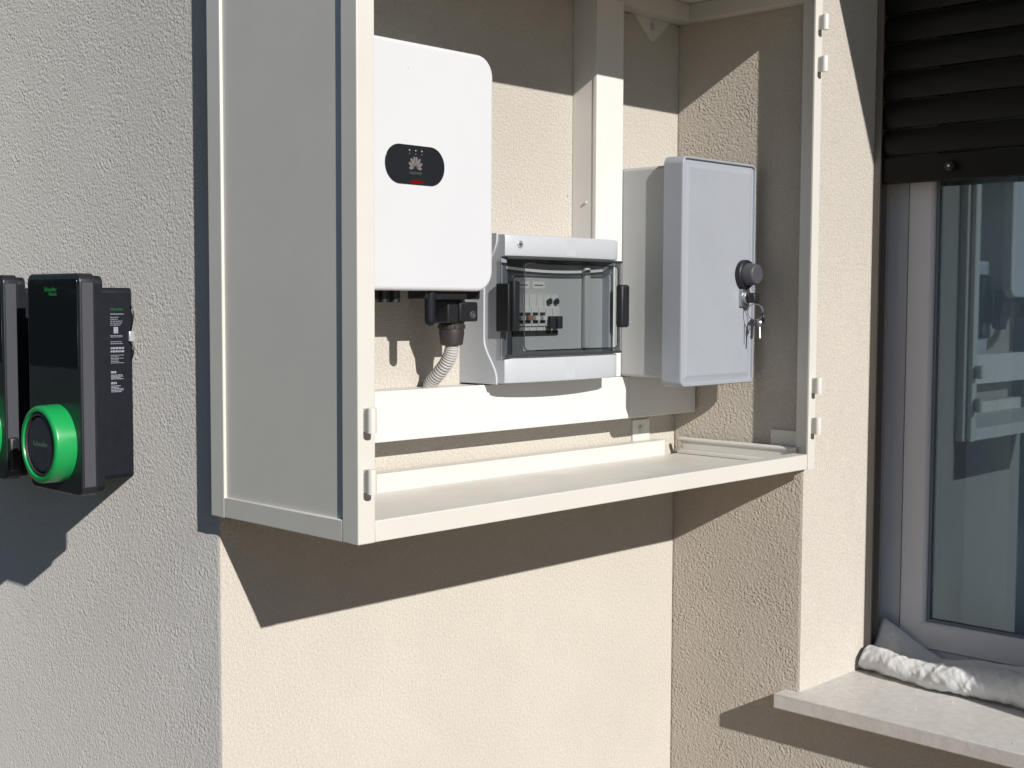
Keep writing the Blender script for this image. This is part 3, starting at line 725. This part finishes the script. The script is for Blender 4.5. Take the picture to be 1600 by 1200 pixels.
# ------------------------------------------------------------------ wall chargers
def charger(y0, y1, yb0, yb1, label):
    """front plate from y0 to y1, narrower body behind, facing -x"""
    XF = -0.107
    c = empty('wall_charger', (0, (y0+y1)/2, 0.02))
    tag(c, label, 'charger', 'black wall chargers with green sockets')
    bm = bmesh.new(); rbox(bm, 'x', yb0, yb1, 0.0310, 0.3300, -0.0005, -0.0690, 0.008, 0.003, 5, 3); finish('body', bm, 'body_black', c)
    bm = bmesh.new(); rbox(bm, 'x', y0+0.004, y1-0.004, 0.0175, 0.3475, -0.0670, -0.0812, 0.012, 0.002, 7, 2); finish('rear_plate', bm, 'body_black', c)
    bm = bmesh.new(); rbox(bm, 'x', y0, y1, 0.0140, 0.3510, -0.0815, XF, 0.014, 0.0030, 8, 4); finish('front_plate', bm, 'plate_black', c)
    # paler sheet, sunlight painted onto the flank that faces the cabinet
    box('flank_sunlight', XF+0.004, -0.0850, y0-0.0005, y0+0.0005, 0.0280, 0.3370, 'edge_grey', c)
    bm = bmesh.new(); rbox(bm, 'x', y0+0.005, y1-0.006, 0.2080, 0.3430, XF+0.001, XF-0.0012, 0.005, 0.0006, 4, 2); finish('screen', bm, 'screen_gloss', c)
    ym = (y0+y1)/2
    yl = y0+0.082
    text_mesh('lettering', 'Schneider', 0.0100, 'green_print', c, (XF-0.0015, yl+0.006, 0.3265), (0, -1, 0), (0, 0, 1))
    text_mesh('lettering', 'Electric', 0.0085, 'green_print', c, (XF-0.0015, yl-0.002, 0.3195), (0, -1, 0), (0, 0, 1))
    # socket: green ring standing proud, dark flap in the middle
    cy, cz, R, H = ym-0.0095, 0.0900, 0.0595, 0.033
    def rr(q, x, n=56): return [(x, cy+q*math.cos(2*math.pi*i/n), cz+q*math.sin(2*math.pi*i/n)) for i in range(n)]
    bm = bmesh.new(); loft(bm, [rr(R+0.001, XF+0.002), rr(R, XF-H+0.005), rr(R-0.0015, XF-H+0.0015), rr(R-0.005, XF-H), rr(R-0.0085, XF-H+0.0005), rr(R-0.0100, XF-H+0.003), rr(R-0.0110, XF-H+0.016)], False, False)
    finish('socket_ring', bm, 'green_ring', c, 50)
    bm = bmesh.new(); loft(bm, [rr(R-0.0108, XF-H+0.018), rr(R-0.0108, XF-H+0.003), rr(R-0.0145, XF-H+0.002), rr(R-0.0150, XF-H+0.012)], True, True); finish('socket_collar', bm, 'cavity_dark', c, 50)
    bm = bmesh.new(); loft(bm, [rr(R-0.0165, XF-H+0.013), rr(R-0.0165, XF-H+0.006), rr(R-0.0180, XF-H+0.0045), rr(R-0.021, XF-H+0.0042)]); flap = finish('socket_flap', bm, 'hub_slate', c, 50)
    text_mesh('lettering', 'Schneider', 0.0120, 'dim_green_print', c, (XF-H+0.0040, cy, cz), (0, -1, 0), (0, 0, 1))
    # side label facing the cabinet
    ys = yb0 - 0.0004
    text_mesh('lettering', 'Schneider', 0.0056, 'green_print', c, (-0.0265, ys, 0.2965), (1, 0, 0), (0, 0, 1))
    k = 0
    rnd = random.Random(3)
    def lines(z0, z1, n, wmin, wmax, h, mat='white_print'):
        bm = bmesh.new()
        for i in range(n):
            z = z0 + (z1-z0)*i/max(n-1, 1); wd = rnd.uniform(wmin, wmax); x = -0.0380
            while x < -0.0380+wd:
                L = min(rnd.uniform(0.0015, 0.005), -0.0380+wd-x)
                bx(bm, x, x+L, ys-0.0002, ys+0.0003, z-h/2, z+h/2); x += L+0.0008
        finish('label_print', bm, mat, c)
    box('label_rule', -0.0380, -0.0150, ys-0.0002, ys+0.0003, 0.2885, 0.2896, 'white_print', c)
    lines(0.284, 0.272, 5, 0.012, 0.021, 0.0010); lines(0.2555, 0.2535, 2, 0.016, 0.021, 0.0009)
    box('label_square', -0.0325, -0.0250, ys-0.0002, ys+0.0003, 0.2590, 0.2690, 'white_print', c)
    lines(0.246, 0.243, 2, 0.014, 0.022, 0.0010); lines(0.236, 0.231, 2, 0.021, 0.024, 0.0030); lines(0.225, 0.213, 6, 0.013, 0.023, 0.0009)
    lines(0.1985, 0.1985, 1, 0.009, 0.010, 0.0034); lines(0.194, 0.188, 4, 0.016, 0.024, 0.0012)
    lines(0.1815, 0.1815, 1, 0.009, 0.010, 0.0034); lines(0.177, 0.168, 5, 0.013, 0.023, 0.0013)
    # hook with wire eye beside the body
    bm = bmesh.new(); bx(bm, -0.0085, -0.0005, yb0-0.0060, yb0-0.0005, 0.246, 0.262, 0.001); finish('seal_lug', bm, 'zinc', c)
    bm = bmesh.new(); tube(bm, catmull([(-0.004, yb0-0.003, 0.262), (-0.003, yb0-0.009, 0.285), (-0.004, yb0-0.008, 0.298), (-0.004, yb0-0.001, 0.302)], 16), 0.0009, 6)
    tube(bm, catmull([(-0.004, yb0-0.003, 0.246), (-0.003, yb0-0.009, 0.232), (-0.004, yb0-0.006, 0.221), (-0.004, yb0-0.001, 0.217)], 16), 0.0009, 6); finish('seal_wire', bm, 'black_plastic', c)
    return c, XF
c1, XF = charger(0.2030, 0.3700, 0.2374, 0.345, 'black wall charger seen whole, with green ring socket and side label')
settle(c1)
c2, XF = charger(0.4550, 0.6220, 0.4894, 0.597, 'black wall charger cut off by the left edge of the picture')
bm = bmesh.new(); bx(bm, XF+0.002, XF+0.018, 0.4430, 0.4545, 0.0300, 0.0850, 0.004); finish('cable_clip', bm, 'black_plastic', c2)
settle(c2)

# ------------------------------------------------------------------ cloth on the sill
def cloth_point(s, t):
    """s along the sill (0..1); t goes round the roll from underneath, over the front and top, then back to the window frame"""
    y = -0.3065 - 0.80*s
    cx = 1.338 - 0.032*sst(0.0, 0.14, s) - 0.030*sst(0.3, 0.7, s) + 0.005*math.sin(s*19)
    r = 0.0225 + 0.0015*math.sin(s*27+0.6) + 0.008*sst(0.18, 0.42, s)
    r *= 0.45 + 0.55*sst(-0.006, 0.02, s)
    a0, a1 = math.radians(-88), math.radians(128)
    w1 = noise.fractal(Vector((y*13.0 + t*1.5, t*2.6, 1.7)), 1.0, 2.0, 3)
    w2 = (1-2.6*abs(noise.noise(Vector((y*34.0 + t*4.0, t*2.2 - y*6, 4.2)))))
    w3 = (1-2.6*abs(noise.noise(Vector((y*70.0 - t*7.0, t*5.0, 7.7)))))
    k = 0.0040*w1 + 0.0022*max(w2, -0.6) + 0.0009*max(w3, -0.5)
    if t < 0.62:
        a = a0 + (a1-a0)*t/0.62
        d = (-math.cos(a), math.sin(a))
        q = r + k
        x, z = cx + d[0]*q*1.12, SILL_T + 0.0035 + r + d[1]*q
    else:
        q = (t-0.62)/0.38
        x0, z0 = cx - math.cos(a1)*r*1.12, SILL_T + 0.0035 + r + math.sin(a1)*r
        peak = 0.058*sst(0.0, 0.03, s)*max(0, 1-max(0, s-0.03)/0.16) + 0.006*sst(0.2, 0.45, s)
        x = x0 + (1.389-x0)*q
        z = z0 + (peak - 0.006)*math.sin(q*math.pi*0.5)**1.3 - 0.008*math.sin(q*math.pi) + k*(1-0.5*q)*0.9
        x -= k*0.4
    return Vector((x, y + 0.002*w1, max(z, SILL_T + 0.0012)))
bm = bmesh.new()
ns, nt_ = 340, 64
g = [[bm.verts.new(cloth_point(i/ns, j/nt_)) for j in range(nt_+1)] for i in range(ns+1)]
for i in range(ns):
    for j in range(nt_): bm.faces.new((g[i][j], g[i+1][j], g[i+1][j+1], g[i][j+1]))
cl = finish('rolled_cloth', bm, 'cloth_white', None, 80)
tag(cl, 'crumpled white cloth rolled along the window sill against the frame', 'cloth')

# crumbs of render left on the sill
bm = bmesh.new()
for k in range(34):
    x, y = random.uniform(1.07, 1.30), random.uniform(-0.80, -0.30); r = random.uniform(0.0005, 0.0017)
    b2 = bmesh.ops.create_icosphere(bm, subdivisions=1, radius=r)
    for v in b2['verts']: v.co = Vector((v.co.x*random.uniform(.7, 1.5)+x, v.co.y*random.uniform(.7, 1.5)+y, v.co.z*0.7+SILL_T+r*0.6))
cr = finish('plaster_crumbs', bm, 'trunk_white'); cr['kind'] = 'stuff'
tag(cr, 'tiny white plaster crumbs scattered over the stone sill', 'crumbs')

# ------------------------------------------------------------------ garden hedge facing the house (seen only in reflections)
hd = empty('hedge', (-7.5, 6, GROUND)); tag(hd, 'dark green clipped hedge reflected in the window and charger screen', 'hedge')
box('core', -8.1, -7.2, -3, 22, GROUND, 0.55, 'hedge_core', hd)
bm = bmesh.new()
for k in range(9000):
    y = random.uniform(-3.2, 22.2); z = random.uniform(GROUND, 0.75)
    top = random.random() < 0.2
    x = -7.2 + random.uniform(-0.15, 0.25) if not top else random.uniform(-8.1, -7.1)
    if top: z = 0.55 + random.uniform(-0.05, 0.35)
    s = random.uniform(0.05, 0.12); a = Vector((random.gauss(0, 1), random.gauss(0, 1), random.gauss(0, 1))).normalized(); b = a.orthogonal().normalized(); p = Vector((x, y, z))
    bm.faces.new([bm.verts.new(p + a*s), bm.verts.new(p + b*s*0.5), bm.verts.new(p - a*s), bm.verts.new(p - b*s*0.5)])
lv = finish('foliage', bm, 'hedge_leaf', hd); lv['kind'] = 'stuff'
settle(hd)
